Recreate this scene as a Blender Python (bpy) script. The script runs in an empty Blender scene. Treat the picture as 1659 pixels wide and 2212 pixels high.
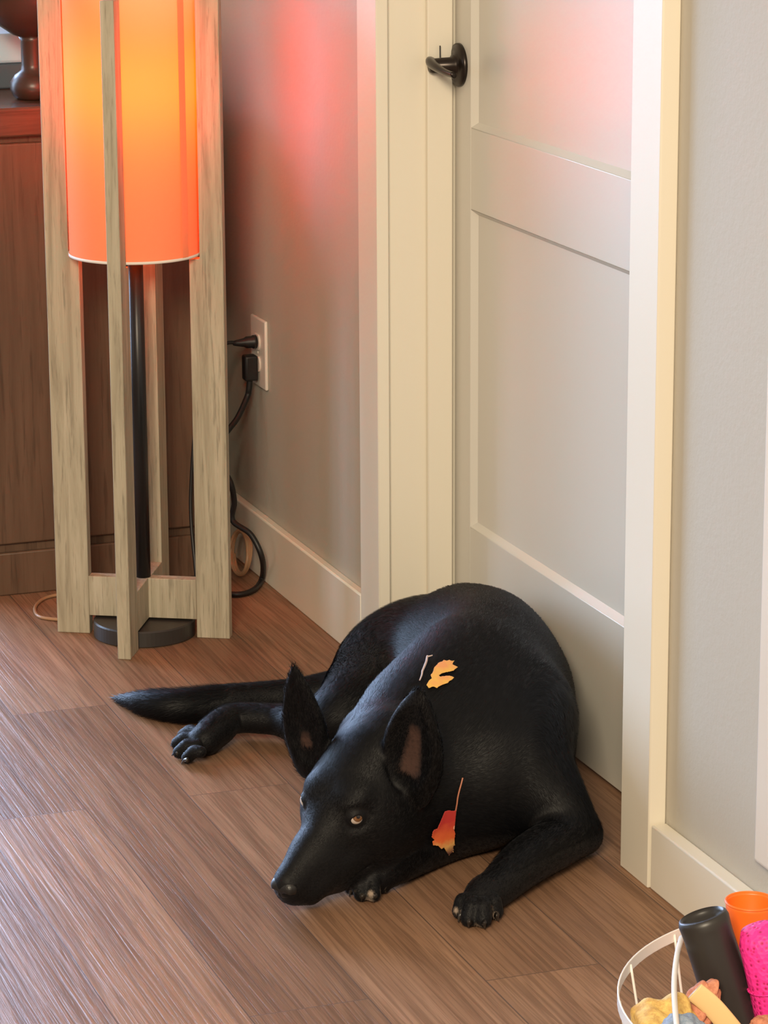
import bpy, bmesh, math, random
import numpy as np
from mathutils import Vector, Matrix
random.seed(7); np.random.seed(7)
SC = bpy.context.scene
COL = SC.collection

# ------------------------------------------------------------------ camera
CAMP = Vector((-1.63857, 0.0, 1.5)); FPX = 6617.3; CX, CY = 829.5, 1106.0
FW = Vector((0.32988116, 0.91004578, -0.25098826))
RT = Vector((0.93968588, -0.34200223, -0.00499234))
UP = Vector((0.0903818, 0.23420325, 0.96797726))
cd = bpy.data.cameras.new('camera'); cam = bpy.data.objects.new('camera', cd); COL.objects.link(cam)
cd.sensor_fit = 'VERTICAL'; cd.sensor_height = 36.0; cd.lens = 36.0 * FPX / 2212.0
cd.clip_start = 0.05; cd.clip_end = 60
M = Matrix((RT, UP, -FW)).transposed().to_4x4(); M.translation = CAMP
cam.matrix_world = M
SC.camera = cam

# ------------------------------------------------------------------ light
SC.view_settings.view_transform = 'Standard'; SC.view_settings.look = 'None'
SC.view_settings.exposure = 0.0; SC.view_settings.gamma = 1.0; SC.view_settings.use_curve_mapping = False
w = bpy.data.worlds.new('world'); SC.world = w; w.use_nodes = True
w.node_tree.nodes['Background'].inputs[0].default_value = (0.93, 0.74, 0.57, 1)
w.node_tree.nodes['Background'].inputs[1].default_value = 0.46

def area(name, loc, target, sx, sy, power, color, spread=180):
    l = bpy.data.lights.new(name, 'AREA'); l.shape = 'RECTANGLE'; l.size = sx; l.size_y = sy
    l.energy = power; l.color = color; l.spread = math.radians(spread)
    o = bpy.data.objects.new(name, l); COL.objects.link(o); o.location = loc
    d = Vector(target) - Vector(loc); o.rotation_euler = d.to_track_quat('-Z', 'Y').to_euler()
    return o
# daylight through the glass door of the back wall, left of the cabinet
area('daylight_back_window', (-1.80, 6.2, 1.0), (-0.25, 3.7, 0.25), 1.0, 1.5, 13, (0.50, 0.70, 1.0), 62)
area('daylight_back_window_pane', (-0.88, 6.2, 1.0), (-0.78, 3.7, 0.0), 0.75, 1.5, 20, (0.46, 0.64, 1.0), 58)
# weak cool fill added from the left, no window there
area('left_cool_fill', (-3.9, 4.4, 1.35), (0.0, 3.2, 0.45), 0.9, 1.1, 1.5, (0.74, 0.86, 1.0), 60)
# warm ceiling lamp of the room behind the camera
area('ceiling_lamp_light', (-2.3, -0.4, 2.6), (-0.2, 4.6, 0.4), 1.2, 0.9, 225, (1.0, 0.84, 0.61))

# ------------------------------------------------------------------ pixel helpers (a pixel on a known plane -> a point)
def ray(u, v): return FW + RT * ((u - CX) / FPX) - UP * ((v - CY) / FPX)
def at_z(u, v, z): d = ray(u, v); return CAMP + d * ((z - CAMP.z) / d.z)
def at_y(u, v, y): d = ray(u, v); return CAMP + d * ((y - CAMP.y) / d.y)
def at_x(u, v, x): d = ray(u, v); return CAMP + d * ((x - CAMP.x) / d.x)
HH = Vector((FW.x, FW.y, 0)).normalized()
def at_d(u, v, D): d = ray(u, v); return CAMP + d * (D / d.dot(HH))

# ------------------------------------------------------------------ materials
def mat(name, color=(.8, .8, .8), rough=.5, metal=0.0, spec=.5, **kw):
    m = bpy.data.materials.new(name); m.use_nodes = True
    b = m.node_tree.nodes['Principled BSDF']
    b.inputs['Base Color'].default_value = (*color, 1); b.inputs['Roughness'].default_value = rough
    b.inputs['Metallic'].default_value = metal; b.inputs['Specular IOR Level'].default_value = spec
    for k, v in kw.items():
        b.inputs[k.replace('_', ' ')].default_value = v
    return m
def nd(m, t, **kw):
    n = m.node_tree.nodes.new(t)
    for k, v in kw.items(): setattr(n, k, v)
    return n
def lk(m, a, b): m.node_tree.links.new(a, b)
def bsdf(m): return m.node_tree.nodes['Principled BSDF']
def coords(m, scale=(1, 1, 1), rot=(0, 0, 0), src='Object'):
    t = nd(m, 'ShaderNodeTexCoord'); mp = nd(m, 'ShaderNodeMapping')
    mp.inputs['Scale'].default_value = scale; mp.inputs['Rotation'].default_value = rot
    lk(m, t.outputs[src], mp.inputs['Vector']); return mp.outputs[0]
def noise(m, vec, scale, detail=4, rough=.5, dist=0):
    n = nd(m, 'ShaderNodeTexNoise'); n.inputs['Scale'].default_value = scale; n.inputs['Detail'].default_value = detail
    n.inputs['Roughness'].default_value = rough; n.inputs['Distortion'].default_value = dist
    lk(m, vec, n.inputs['Vector']); return n.outputs['Fac']
def ramp(m, fac, stops):
    r = nd(m, 'ShaderNodeValToRGB'); e = r.color_ramp.elements
    while len(e) < len(stops): e.new(.5)
    for el, (p, c) in zip(e, stops): el.position = p; el.color = (*c, 1)
    lk(m, fac, r.inputs[0]); return r.outputs[0]
def mix(m, a, b, fac, mode='MIX'):
    n = nd(m, 'ShaderNodeMix', data_type='RGBA', blend_type=mode)
    for s, v in ((n.inputs['Factor'], fac), (n.inputs['A'], a), (n.inputs['B'], b)):
        if hasattr(v, 'links') or isinstance(v, bpy.types.NodeSocket): lk(m, v, s)
        elif isinstance(v, (int, float)): s.default_value = v
        else: s.default_value = (*v, 1)
    return n.outputs['Result']
def bump(m, h, strength=.2, dist=.002, prev=None):
    b = nd(m, 'ShaderNodeBump'); b.inputs['Strength'].default_value = strength; b.inputs['Distance'].default_value = dist
    lk(m, h, b.inputs['Height'])
    if prev is not None: lk(m, prev, b.inputs['Normal'])
    lk(m, b.outputs[0], bsdf(m).inputs['Normal']); return b.outputs[0]

def wall_mat(name, c):
    m = mat(name, c, .6, spec=.35); v = coords(m)
    n = noise(m, v, 90, 3, .6); bump(m, n, .22, .003)
    lk(m, mix(m, c, tuple(x * .93 for x in c), noise(m, v, 3, 3)), bsdf(m).inputs['Base Color']); return m
M_WALL = wall_mat('wall_paint', (.50, .465, .395))
M_TRIM = mat('trim_paint', (.76, .71, .60), .38, spec=.45)
v_ = coords(M_TRIM, (1, 1, .15)); bump(M_TRIM, noise(M_TRIM, v_, 120, 3), .08, .001)
M_DOOR = mat('door_paint', (.62, .59, .52), .32, spec=.5)
v_ = coords(M_DOOR, (1, .15, 1)); bump(M_DOOR, noise(M_DOOR, v_, 100, 3), .06, .001)

def floor_mat():
    m = mat('vinyl_plank_floor', rough=.42, spec=.5)
    tc = nd(m, 'ShaderNodeTexCoord'); mp = nd(m, 'ShaderNodeMapping')
    mp.inputs['Rotation'].default_value = (0, 0, math.radians(90)); mp.inputs['Location'].default_value = (0.35, .03, 0)
    lk(m, tc.outputs['Object'], mp.inputs['Vector'])
    br = nd(m, 'ShaderNodeTexBrick'); br.offset = .37; br.offset_frequency = 2
    br.inputs['Scale'].default_value = 1; br.inputs['Brick Width'].default_value = 1.22; br.inputs['Row Height'].default_value = .152
    br.inputs['Mortar Size'].default_value = .0009; br.inputs['Mortar Smooth'].default_value = .3; br.inputs['Bias'].default_value = 0
    br.inputs['Color1'].default_value = (0, 0, 0, 1); br.inputs['Color2'].default_value = (1, 1, 1, 1); br.inputs['Mortar'].default_value = (.5, .5, .5, 1)
    lk(m, mp.outputs[0], br.inputs['Vector'])
    pv = br.outputs['Color']
    # offset the grain per plank
    comb = nd(m, 'ShaderNodeVectorMath', operation='MULTIPLY_ADD'); lk(m, pv, comb.inputs[0]); comb.inputs[1].default_value = (3, 7, 5); lk(m, tc.outputs['Object'], comb.inputs[2])
    g = nd(m, 'ShaderNodeMapping'); g.inputs['Scale'].default_value = (1, .085, 1); lk(m, comb.outputs[0], g.inputs['Vector'])
    n1 = noise(m, g.outputs[0], 16, 6, .55, 1.2)
    g2 = nd(m, 'ShaderNodeMapping'); g2.inputs['Scale'].default_value = (1, .022, 1); lk(m, comb.outputs[0], g2.inputs['Vector'])
    n2 = noise(m, g2.outputs[0], 190, 5, .6, .8)
    g3 = nd(m, 'ShaderNodeMapping'); g3.inputs['Scale'].default_value = (1, .22, 1); lk(m, comb.outputs[0], g3.inputs['Vector'])
    n3 = noise(m, g3.outputs[0], 6, 4, .55, 1.2)
    c1 = ramp(m, n1, [(.30, (.205, .108, .060)), (.48, (.255, .138, .078)), (.62, (.30, .168, .098)), (.8, (.35, .203, .122))])
    c2 = mix(m, c1, (.66, .63, .60), 1.0, 'MULTIPLY')
    c = mix(m, c1, c2, ramp(m, n2, [(.40, (1, 1, 1)), (.56, (0, 0, 0))]), 'MIX')
    c = mix(m, c, (.15, .080, .046), ramp(m, n3, [(.52, (0, 0, 0)), (.78, (.5, .5, .5))]))
    tone = ramp(m, pv, [(0, (.80, .78, .76)), (1, (1.15, 1.14, 1.12))])
    c = mix(m, c, tone, 1.0, 'MULTIPLY')
    c = mix(m, c, (.11, .062, .040), br.outputs['Fac'])
    lk(m, c, bsdf(m).inputs['Base Color'])
    r = ramp(m, n2, [(.3, (.54, .54, .54)), (.7, (.40, .40, .40))]); lk(m, r, bsdf(m).inputs['Roughness'])
    bsdf(m).inputs['Anisotropic'].default_value = .75; tg = nd(m, 'ShaderNodeCombineXYZ'); tg.inputs[1].default_value = 1; lk(m, tg.outputs[0], bsdf(m).inputs['Tangent'])
    p = bump(m, n2, .7, .0010)
    inv = nd(m, 'ShaderNodeMath', operation='SUBTRACT'); inv.inputs[0].default_value = 1; lk(m, br.outputs['Fac'], inv.inputs[1])
    bump(m, inv.outputs[0], .5, .001, p)
    return m
M_FLOOR = floor_mat()

def wood_mat(name, cols, along='Z', scale=1.0, rough=.6, bumpy=.3):
    m = mat(name, rough=rough, spec=.3)
    s = {'Z': (1, 1, .06), 'X': (.06, 1, 1), 'Y': (1, .06, 1)}[along]
    v = coords(m, s); n1 = noise(m, v, 60 * scale, 6, .65, .6); n2 = noise(m, v, 210 * scale, 4, .6, .2)
    c = ramp(m, n1, [(.32, cols[0]), (.5, cols[1]), (.68, cols[2])])
    c = mix(m, c, tuple(x * .6 for x in cols[0]), ramp(m, n2, [(.33, (.55, .55, .55)), (.45, (0, 0, 0))]))
    lk(m, c, bsdf(m).inputs['Base Color']); bump(m, n2, bumpy, .0015); return m
M_LAMPWOOD = wood_mat('weathered_grey_oak', [(.31, .265, .19), (.41, .36, .265), (.50, .44, .335)])
M_LAMPWOOD_H = wood_mat('weathered_grey_oak_board', [(.31, .265, .19), (.41, .36, .265), (.50, .44, .335)])
M_CAB = wood_mat('dark_reddish_wood', [(.10, .056, .036), (.13, .075, .047), (.155, .09, .058)], 'Z', .5, .42, .05)
M_CABTOP = wood_mat('dark_reddish_wood_top', [(.085, .040, .026), (.12, .055, .035), (.15, .07, .045)], 'X', .5, .22, .05)
M_BLACK = mat('black_metal', (.012, .012, .013), .34, .0, .5)
M_BASE = mat('dark_bronze_plate', (.030, .026, .024), .45, .0, .5)
M_CORD = mat('black_rubber_cord', (.010, .009, .009), .45)
M_TAN = mat('tan_cord_plastic', (.42, .24, .13), .4)
M_WHITE = mat('white_plastic', (.72, .66, .58), .35)
M_BRONZE = mat('dark_oiled_bronze', (.030, .022, .018), .30, .6, .5)

# ------------------------------------------------------------------ mesh helpers
def obj(name, bm, m, parent=None, smooth=False, bevel=0, seg=2):
    me = bpy.data.meshes.new(name)
    bmesh.ops.recalc_face_normals(bm, faces=bm.faces); bm.to_mesh(me); bm.free()
    o = bpy.data.objects.new(name, me); COL.objects.link(o)
    if m is not None: me.materials.append(m)
    if parent is not None: o.parent = parent
    if smooth:
        for p in me.polygons: p.use_smooth = True
    if bevel:
        b = o.modifiers.new('bevel', 'BEVEL'); b.width = bevel; b.segments = seg; b.limit_method = 'ANGLE'; b.angle_limit = math.radians(35)
        for p in me.polygons: p.use_smooth = True
        me.set_sharp_from_angle(angle=math.radians(40)) if hasattr(me, 'set_sharp_from_angle') else None
    return o
def tag(o, label=None, cat=None, group=None, kind=None):
    if label: o['label'] = label
    if cat: o['category'] = cat
    if group: o['group'] = group
    if kind: o['kind'] = kind
    return o
def empty(name, loc, label, cat, group=None, rz=0):
    o = bpy.data.objects.new(name, None); COL.objects.link(o); o.location = loc; o.rotation_euler = (0, 0, rz)
    o.empty_display_size = .05
    return tag(o, label, cat, group)
def box(bm, a, b):
    (x0, y0, z0), (x1, y1, z1) = a, b
    vs = [bm.verts.new(p) for p in [(x0, y0, z0), (x1, y0, z0), (x1, y1, z0), (x0, y1, z0), (x0, y0, z1), (x1, y0, z1), (x1, y1, z1), (x0, y1, z1)]]
    for f in [(0, 3, 2, 1), (4, 5, 6, 7), (0, 1, 5, 4), (1, 2, 6, 5), (2, 3, 7, 6), (3, 0, 4, 7)]: bm.faces.new([vs[i] for i in f])
    return bm
def bx(a, b): return box(bmesh.new(), a, b)
def lathe(prof, n=48, bm=None, cap=True, M4=None):
    bm = bm or bmesh.new(); rings = []
    for r, z in prof:
        ring = [bm.verts.new((r * math.cos(2 * math.pi * i / n), r * math.sin(2 * math.pi * i / n), z)) for i in range(n)]
        if M4 is not None:
            for q in ring: q.co = M4 @ q.co
        rings.append(ring)
    for a, b in zip(rings, rings[1:]):
        for i in range(n): bm.faces.new((a[i], a[(i + 1) % n], b[(i + 1) % n], b[i]))
    if cap: bm.faces.new(list(reversed(rings[0]))); bm.faces.new(rings[-1])
    return bm
def catmull(pts, sub=10, closed=False):
    P = [Vector(p) for p in pts]; out = []
    n = len(P); rng = range(n if closed else n - 1)
    for i in rng:
        p0 = P[(i - 1) % n] if closed or i > 0 else P[0]; p1 = P[i]; p2 = P[(i + 1) % n]
        p3 = P[(i + 2) % n] if closed or i + 2 < n else P[-1]
        for k in range(sub):
            t = k / sub
            out.append(.5 * ((2 * p1) + (-p0 + p2) * t + (2 * p0 - 5 * p1 + 4 * p2 - p3) * t * t + (-p0 + 3 * p1 - 3 * p2 + p3) * t ** 3))
    if not closed: out.append(P[-1])
    return out
def tube(pts, r, n=12, bm=None, closed=False, sub=10, flat=None, raw=False):
    bm = bm or bmesh.new(); P = [Vector(p) for p in pts] if raw else catmull(pts, sub, closed); rings = []; N = len(P)
    prev = None
    for i, p in enumerate(P):
        t = (P[(i + 1) % N] - P[i - 1]) if closed else (P[min(i + 1, N - 1)] - P[max(i - 1, 0)])
        t.normalize()
        if prev is None: a = t.orthogonal().normalized() if flat is None else Vector(flat)
        else: a = prev
        a = (a - t * a.dot(t)).normalized(); prev = a; b = t.cross(a)
        rr = r(i / (N - 1)) if callable(r) else r
        ra, rb = rr if isinstance(rr, tuple) else (rr, rr)
        rings.append([bm.verts.new(p + a * math.cos(2 * math.pi * k / n) * ra + b * math.sin(2 * math.pi * k / n) * rb) for k in range(n)])
    prs = list(zip(rings, rings[1:])) + ([(rings[-1], rings[0])] if closed else [])
    for A, B in prs:
        for k in range(n): bm.faces.new((A[k], A[(k + 1) % n], B[(k + 1) % n], B[k]))
    if not closed: bm.faces.new(list(reversed(rings[0]))); bm.faces.new(rings[-1])
    return bm
def grid_box(bm, u0, u1, n): pass
def struct(name, bm, m, **k): o = obj(name, bm, m, **k); o['kind'] = 'structure'; return o

# ================================================================== THE SETTING
XL = -.022          # wall with the outlet (far part)
XR = .005           # wall right of the door (near part)
YJ, YH = 4.445, 3.525   # latch-side and hinge-side jamb faces
struct('floor', bx((-4.2, -1.0, -.05), (.14, 6.2, 0)), M_FLOOR)
b_ = bmesh.new()
box(b_, (XL, YJ + .02, 0), (XL + .17, 6.0, 2.7)); struct('wall_right_far', b_, M_WALL)
struct('wall_right_near', bx((XR, -1.0, 0), (XR + .143, YH - .02, 2.7)), M_WALL)
struct('wall_right_header', bx((XR, YH - .02, 2.08), (XR + .143, YJ + .02, 2.7)), M_WALL)
# back wall with the opening that lets the daylight in
b_ = bmesh.new(); box(b_, (-.38, 6.0, 0), (XL + .17, 6.12, 2.7)); box(b_, (-4.2, 6.0, 0), (-2.5, 6.12, 2.7)); box(b_, (-2.5, 6.0, 2.15), (-.38, 6.12, 2.7))
struct('wall_back', b_, M_WALL)
b_ = bmesh.new()
for x in (-.40, -1.08, -1.78, -2.48): box(b_, (x - .03, 6.0, 0), (x + .03, 6.06, 2.1))
box(b_, (-2.5, 6.0, 2.07), (-.38, 6.06, 2.15)); box(b_, (-2.5, 6.0, 0), (-.38, 6.06, .06))
win = struct('window_1', b_, M_TRIM, bevel=.003)
# baseboards
struct('baseboard_right_far', bx((-.038, 4.53, 0), (XL, 6.0, .115)), M_TRIM, bevel=.003)
struct('baseboard_right_near', bx((-.0185, -1.0, 0), (XR, YH - .078, .090)), M_TRIM, bevel=.003)
# door casing
struct('trim_1', bx((-.042, 4.43, 0), (XL, 4.518, 2.12)), M_TRIM, bevel=.002)
struct('trim_2', bx((-.0205, YH - .075, 0), (XR, YH + .013, 2.12)), M_TRIM, bevel=.002)
struct('trim_3', bx((-.035, YH + .013, 2.04), (XR, 4.43, 2.12)), M_TRIM, bevel=.002)
# jambs with stop
b_ = bmesh.new(); box(b_, (-.022, YJ, 0), (.12, YJ + .02, 2.06)); struct('trim_4', b_, M_TRIM, bevel=.0015)
struct('trim_5', bx((.044, YJ - .011, 0), (.086, YJ, 2.05)), M_TRIM, bevel=.002)
b_ = bmesh.new(); box(b_, (-.001, YH - .02, 0), (.12, YH, 2.06)); struct('trim_6', b_, M_TRIM, bevel=.0015)
struct('trim_7', bx((-.0, YH, 2.04), (.12, YJ, 2.06)), M_TRIM)

# door slab: stiles, rails and recessed panels
XD = .092
door = bpy.data.objects.new('door_1', None); COL.objects.link(door); door.location = (XD, YH, 0); door['kind'] = 'structure'
y0, y1 = .004, YJ - YH - .003
st_l = 4.374 - YH; st_r = .118
b_ = bmesh.new()
box(b_, (0, st_l, .008), (.035, y1, 2.035)); box(b_, (0, y0, .008), (.035, st_r, 2.035))
obj('door_stile', b_, M_DOOR, door, bevel=.0015)
for z0, z1 in ((.008, .256), (.763, .890), (1.92, 2.035)):
    obj('door_rail', bx((0, st_r, z0), (.035, st_l, z1)), M_DOOR, door, bevel=.0015)
for z0, z1 in ((.256, .763), (.890, 1.92)):
    b_ = bx((.010, st_r, z0), (.028, st_l, z1))
    obj('door_panel', b_, M_DOOR, door)
    # sticking bead around the panel: bevelled frame strips
    def wedge(bm, pts): 
        n = len(pts) // 2; vs = [bm.verts.new(p) for p in pts]
        bm.faces.new(vs[:n]); bm.faces.new(list(reversed(vs[n:])))
        for i in range(n): bm.faces.new((vs[i], vs[n + i], vs[n + (i + 1) % n], vs[(i + 1) % n]))
    b_ = bmesh.new(); q = .009
    wedge(b_, [(.0005, st_l, z0), (.011, st_l, z0), (.011, st_l - q, z0), (.0005, st_l, z1), (.011, st_l, z1), (.011, st_l - q, z1)])
    wedge(b_, [(.0005, st_r, z0), (.011, st_r, z0), (.011, st_r + q, z0), (.0005, st_r, z1), (.011, st_r, z1), (.011, st_r + q, z1)])
    wedge(b_, [(.0005, st_r, z0), (.011, st_r, z0), (.011, st_r, z0 + q), (.0005, st_l, z0), (.011, st_l, z0), (.011, st_l, z0 + q)])
    wedge(b_, [(.0005, st_r, z1), (.011, st_r, z1), (.011, st_r, z1 - q), (.0005, st_l, z1), (.011, st_l, z1), (.011, st_l, z1 - q)])
    obj('panel_moulding', b_, M_DOOR, door)
# lever handle (part of the door)
kp = at_x(993, 140, XD)
hz, hy = kp.z, kp.y - YH
Rx = Matrix.Translation((0, hy, hz)) @ Matrix.Rotation(math.radians(-90), 4, 'Y')
b_ = lathe([(.0335, 0), (.0335, .004), (.031, .007), (.024, .009), (.016, .0095), (.016, .012), (.0125, .014), (.0115, .046), (.009, .05)], 48, M4=Rx)
hb = obj('door_handle', b_, M_BRONZE, door, smooth=True); hb['label'] = 'dark oil-rubbed bronze lever handle'
# lever pointing towards the hinge side
b_ = tube([(-.044, hy + .004, hz + .004), (-.049, hy - .010, hz + .004), (-.0505, hy - .035, hz + .001), (-.049, hy - .068, hz - .003), (-.047, hy - .095, hz - .004)],
          lambda t: (.0062 + .002 * math.cos(t * 3), .0085 + .0035 * math.cos(t * 2.6)), 16)
obj('lever', b_, M_BRONZE, hb, smooth=True)
b_ = tube([(-.030, hy + .006, hz + .006), (-.030, hy + .0065, hz + .030)], .0011, 8, sub=2); obj('thin_dark_rod', b_, M_BLACK, hb)  # thin dark upright line just above the lever

# white panel on the near wall at the right edge
p0 = at_x(1648, 1860, XR)
b_ = bx((XR - .012, p0.y - .30, .135), (XR, p0.y + .004, .835))
pn = obj('wall_panel', b_, M_WHITE, None, bevel=.008, seg=4)
tag(pn, 'tall white wall panel with rounded corner at the right edge, above the near baseboard', 'wall panel')

# outlet
ol = empty('wall_outlet', (XL, 5.095, .41), 'white duplex wall outlet with two black plugs pushed in', 'outlet')
b_ = bx((-.0065, -.042, -.0625), (0, .042, .0625)); obj('cover_plate', b_, M_WHITE, ol, bevel=.003, seg=3)
for z in (.0195, -.0195):
    b_ = bmesh.new()
    pr = [(-.0095, .0172 * math.cos(a), z + max(-.0138, min(.0138, .0172 * math.sin(a)))) for a in np.linspace(0, 2 * math.pi, 32, endpoint=False)]
    vs = [b_.verts.new(p) for p in pr]; vs2 = [b_.verts.new((-.004, p[1], p[2])) for p in pr]
    b_.faces.new(vs)
    for i in range(32): b_.faces.new((vs[i], vs[(i + 1) % 32], vs2[(i + 1) % 32], vs2[i]))
    obj('socket_face', b_, M_WHITE, ol)
b_ = lathe([(.003, 0), (.003, .0012), (.001, .002)], 16, M4=Matrix.Translation((-.0060, 0, 0)) @ Matrix.Rotation(math.radians(-90), 4, 'Y')); obj('screw', b_, M_WHITE, ol)

# ================================================================== CABINET
cab = empty('cabinet', (-.36, 5.12, 0), 'dark reddish wood cabinet behind the lamp, along the left edge', 'cabinet')
cx0, cx1 = -.56 + .36, -.115 + .36
obj('cabinet_top', bx((cx0 - .005, -.012, .812), (cx1 + .008, .50, .862)), M_CABTOP, cab, bevel=.004)
b_ = bmesh.new(); box(b_, (cx0, .012, .075), (cx1, .49, .812)); obj('cabinet_body', b_, M_CAB, cab, bevel=.002)
obj('plinth', bx((cx0 + .004, .004, 0), (cx1 - .002, .48, .078)), M_CAB, cab, bevel=.003)
for a, b in ((cx0 + .004, cx1 - .004),):
    d = obj('cabinet_door', bx((a, -.002, .095), (b, .014, .80)), M_CAB, cab, bevel=.003)

# turned stand on the cabinet
stz = .862
st = empty('turned_stand', (at_y(72, 170, 5.22).x, 5.22, stz), 'dark brown turned wooden stand on top of the cabinet', 'stand')
M_DARKW = mat('dark_turned_wood', (.050, .028, .020), .35)
b_ = lathe([(.028, 0), (.036, .006), (.041, .018), (.040, .03), (.032, .042), (.021, .05), (.020, .06), (.020, .10), (.024, .11)], 40); obj('stand_foot', b_, M_DARKW, st, smooth=True)
b_ = lathe([(.023, .108), (.034, .112), (.060, .130), (.085, .155), (.098, .19), (.10, .23), (.09, .232), (.07, .2)], 48); obj('stand_bowl', b_, M_DARKW, st, smooth=True)
# shiny bar on the cabinet
M_SILV = mat('lid_blue_reflection', (.60, .74, .88), .3)  # bluish reflection of the window put into the lid colour
sb = empty('metal_case', (-.375, 5.47, stz), 'shiny silver-blue flat case lying on the cabinet at the top left', 'case')
obj('case_lid', bx((-.14, -.09, .045), (.02, .12, .098)), M_SILV, sb, bevel=.006, seg=3)
M_SLATE = mat('dark_slate_plastic', (.10, .12, .15), .4)
obj('case_body', bx((-.14, -.09, 0), (.02, .12, .045)), M_SLATE, sb, bevel=.004)

# ================================================================== FLOOR LAMP
ang = math.atan2(-.4805, .877)
lamp = empty('floor_lamp', (-.326, 4.813, 0), 'floor lamp with weathered wood fins around a glowing orange cylinder shade', 'lamp', rz=ang)
H, HS, T, R0, RI, RS = 1.075, .652, .011, .149, .0925, .1085
def fin(a):
    bm = bmesh.new(); pr = [(RI, 0), (R0, 0), (R0, H), (RS + .0015, H), (RS + .0015, HS - .006), (RI, HS - .006)]
    f1 = [bm.verts.new((x, -T, z)) for x, z in pr]; f2 = [bm.verts.new((x, T, z)) for x, z in pr]
    bm.faces.new(f1); bm.faces.new(list(reversed(f2)))
    for i in range(6): bm.faces.new((f1[i], f2[i], f2[(i + 1) % 6], f1[(i + 1) % 6]))
    bm.transform(Matrix.Rotation(a, 4, 'Z')); return bm
for k in range(4): obj('fin', fin(k * math.pi / 2), M_LAMPWOOD, lamp, bevel=.0012)
obj('cross_board', bx((-RI, -T, .032), (RI, T, .101)), M_LAMPWOOD_H, lamp, bevel=.001)
obj('cross_board', bx((-T, -RI, .032), (-T - .0001 + .0001, -T, .101)) if False else bx((-T, T, .032), (T, RI, .101)), M_LAMPWOOD_H, lamp, bevel=.001)
obj('cross_board', bx((-T, -RI, .032), (T, -T, .101)), M_LAMPWOOD_H, lamp, bevel=.001)
obj('base_plate', lathe([(.082, 0), (.086, .002), (.086, .026), (.084, .0285), (.0, .0285)], 72, cap=False), M_BASE, lamp, bevel=0)
obj('pole', lathe([(.0125, .101), (.0125, HS + .10)], 32), M_BLACK, lamp, smooth=True)
# shade
M_SHADE = bpy.data.materials.new('linen_lamp_shade'); M_SHADE.use_nodes = True
nt = M_SHADE.node_tree; nt.nodes.clear(); out = nt.nodes.new('ShaderNodeOutputMaterial')
df = nt.nodes.new('ShaderNodeBsdfDiffuse'); tl = nt.nodes.new('ShaderNodeBsdfTranslucent'); mx = nt.nodes.new('ShaderNodeMixShader')
df.inputs[0].default_value = (.82, .50, .27, 1); tl.inputs[0].default_value = (.92, .32, .10, 1); mx.inputs[0].default_value = .5
nt.links.new(df.outputs[0], mx.inputs[1]); nt.links.new(tl.outputs[0], mx.inputs[2]); nt.links.new(mx.outputs[0], out.inputs[0])
b_ = bmesh.new()
lathe([(RS - .0012, HS), (RS - .0012, H + .02)], 96, b_, cap=False)
sh = obj('lamp_shade', b_, M_SHADE, lamp, smooth=True)
M_SH2 = mat('shade_trim_cloth', (.82, .74, .66), .8)
def band(r, z0, z1): return lathe([(r - .0012, z0), (r, z0), (r, z1), (r - .0012, z1), (r - .0012, z0)], 96, cap=False)
obj('shade_hem', band(RS + .0004, HS - .001, HS + .0035), M_SH2, sh, smooth=True)
obj('shade_hem', band(RS + .0004, H + .0165, H + .021), M_SH2, sh, smooth=True)
b_ = bmesh.new(); sa = math.radians(-28) 
pv = []
for z in (HS + .003, H + .018):
    pv.append([b_.verts.new(((RS + .0004) * math.cos(sa + t), (RS + .0004) * math.sin(sa + t), z)) for t in (-.07, -.035, 0, .035, .07)])
for i in range(4): b_.faces.new((pv[0][i], pv[0][i + 1], pv[1][i + 1], pv[1][i]))
obj('shade_seam', b_, M_SHADE, sh, smooth=True)
# bulb
M_BULB = bpy.data.materials.new('glowing_bulb'); M_BULB.use_nodes = True
nt = M_BULB.node_tree; nt.nodes.clear(); out = nt.nodes.new('ShaderNodeOutputMaterial'); em = nt.nodes.new('ShaderNodeEmission')
em.inputs[0].default_value = (1, .12, .01, 1); em.inputs[1].default_value = 8; nt.links.new(em.outputs[0], out.inputs[0])
obj('socket', lathe([(.016, HS + .10), (.019, HS + .105), (.019, HS + .15), (.015, HS + .155)], 24), M_BLACK, lamp, smooth=True)
bulb = obj('light_bulb', lathe([(.012, HS + .155), (.014, HS + .17), (.024, HS + .19), (.030, HS + .215), (.027, HS + .235), (.016, HS + .248), (.003, HS + .252)], 24), M_BULB, lamp, smooth=True)
pl = bpy.data.lights.new('bulb_light', 'POINT'); pl.energy = 9; pl.color = (1, .078, .001); pl.shadow_soft_size = .045
bulb.visible_shadow = True
po = bpy.data.objects.new('bulb_light', pl); COL.objects.link(po); po.parent = lamp; po.location = (0, 0, HS + .285)

# cords
def P5(u, v, y=5.05): return at_y(u, v, y)
cd1 = empty('power_cord', (-.06, 5.06, .44), 'thin black cord in the upper socket of the wall outlet', 'cord')
cd1i = cd1.matrix_world
def local(parent, pts): 
    return [Vector(p) - Vector(parent.location) for p in pts]
oy = 5.095
b_ = lathe([(.012, 0), (.012, .006), (.0105, .008), (.0105, .018), (.008, .022), (.0055, .036), (.004, .042)], 24, M4=Matrix.Translation(Vector((XL - .0098, oy, .4295)) - Vector(cd1.location)) @ Matrix.Rotation(math.radians(-90), 4, 'Y'))
obj('plug', b_, M_CORD, cd1, smooth=True)
b_ = tube(local(cd1, [(XL - .045, oy, .430), (XL - .062, oy, .431), (XL - .08, oy, .423), (XL - .095, oy - .004, .405), (XL - .12, oy - .004, .33), (-.16, 5.09, .15), (-.165, 5.05, .02), (-.19, 5.0, .006)]), .0032, 10)
obj('cable', b_, M_CORD, cd1, smooth=True)
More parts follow.
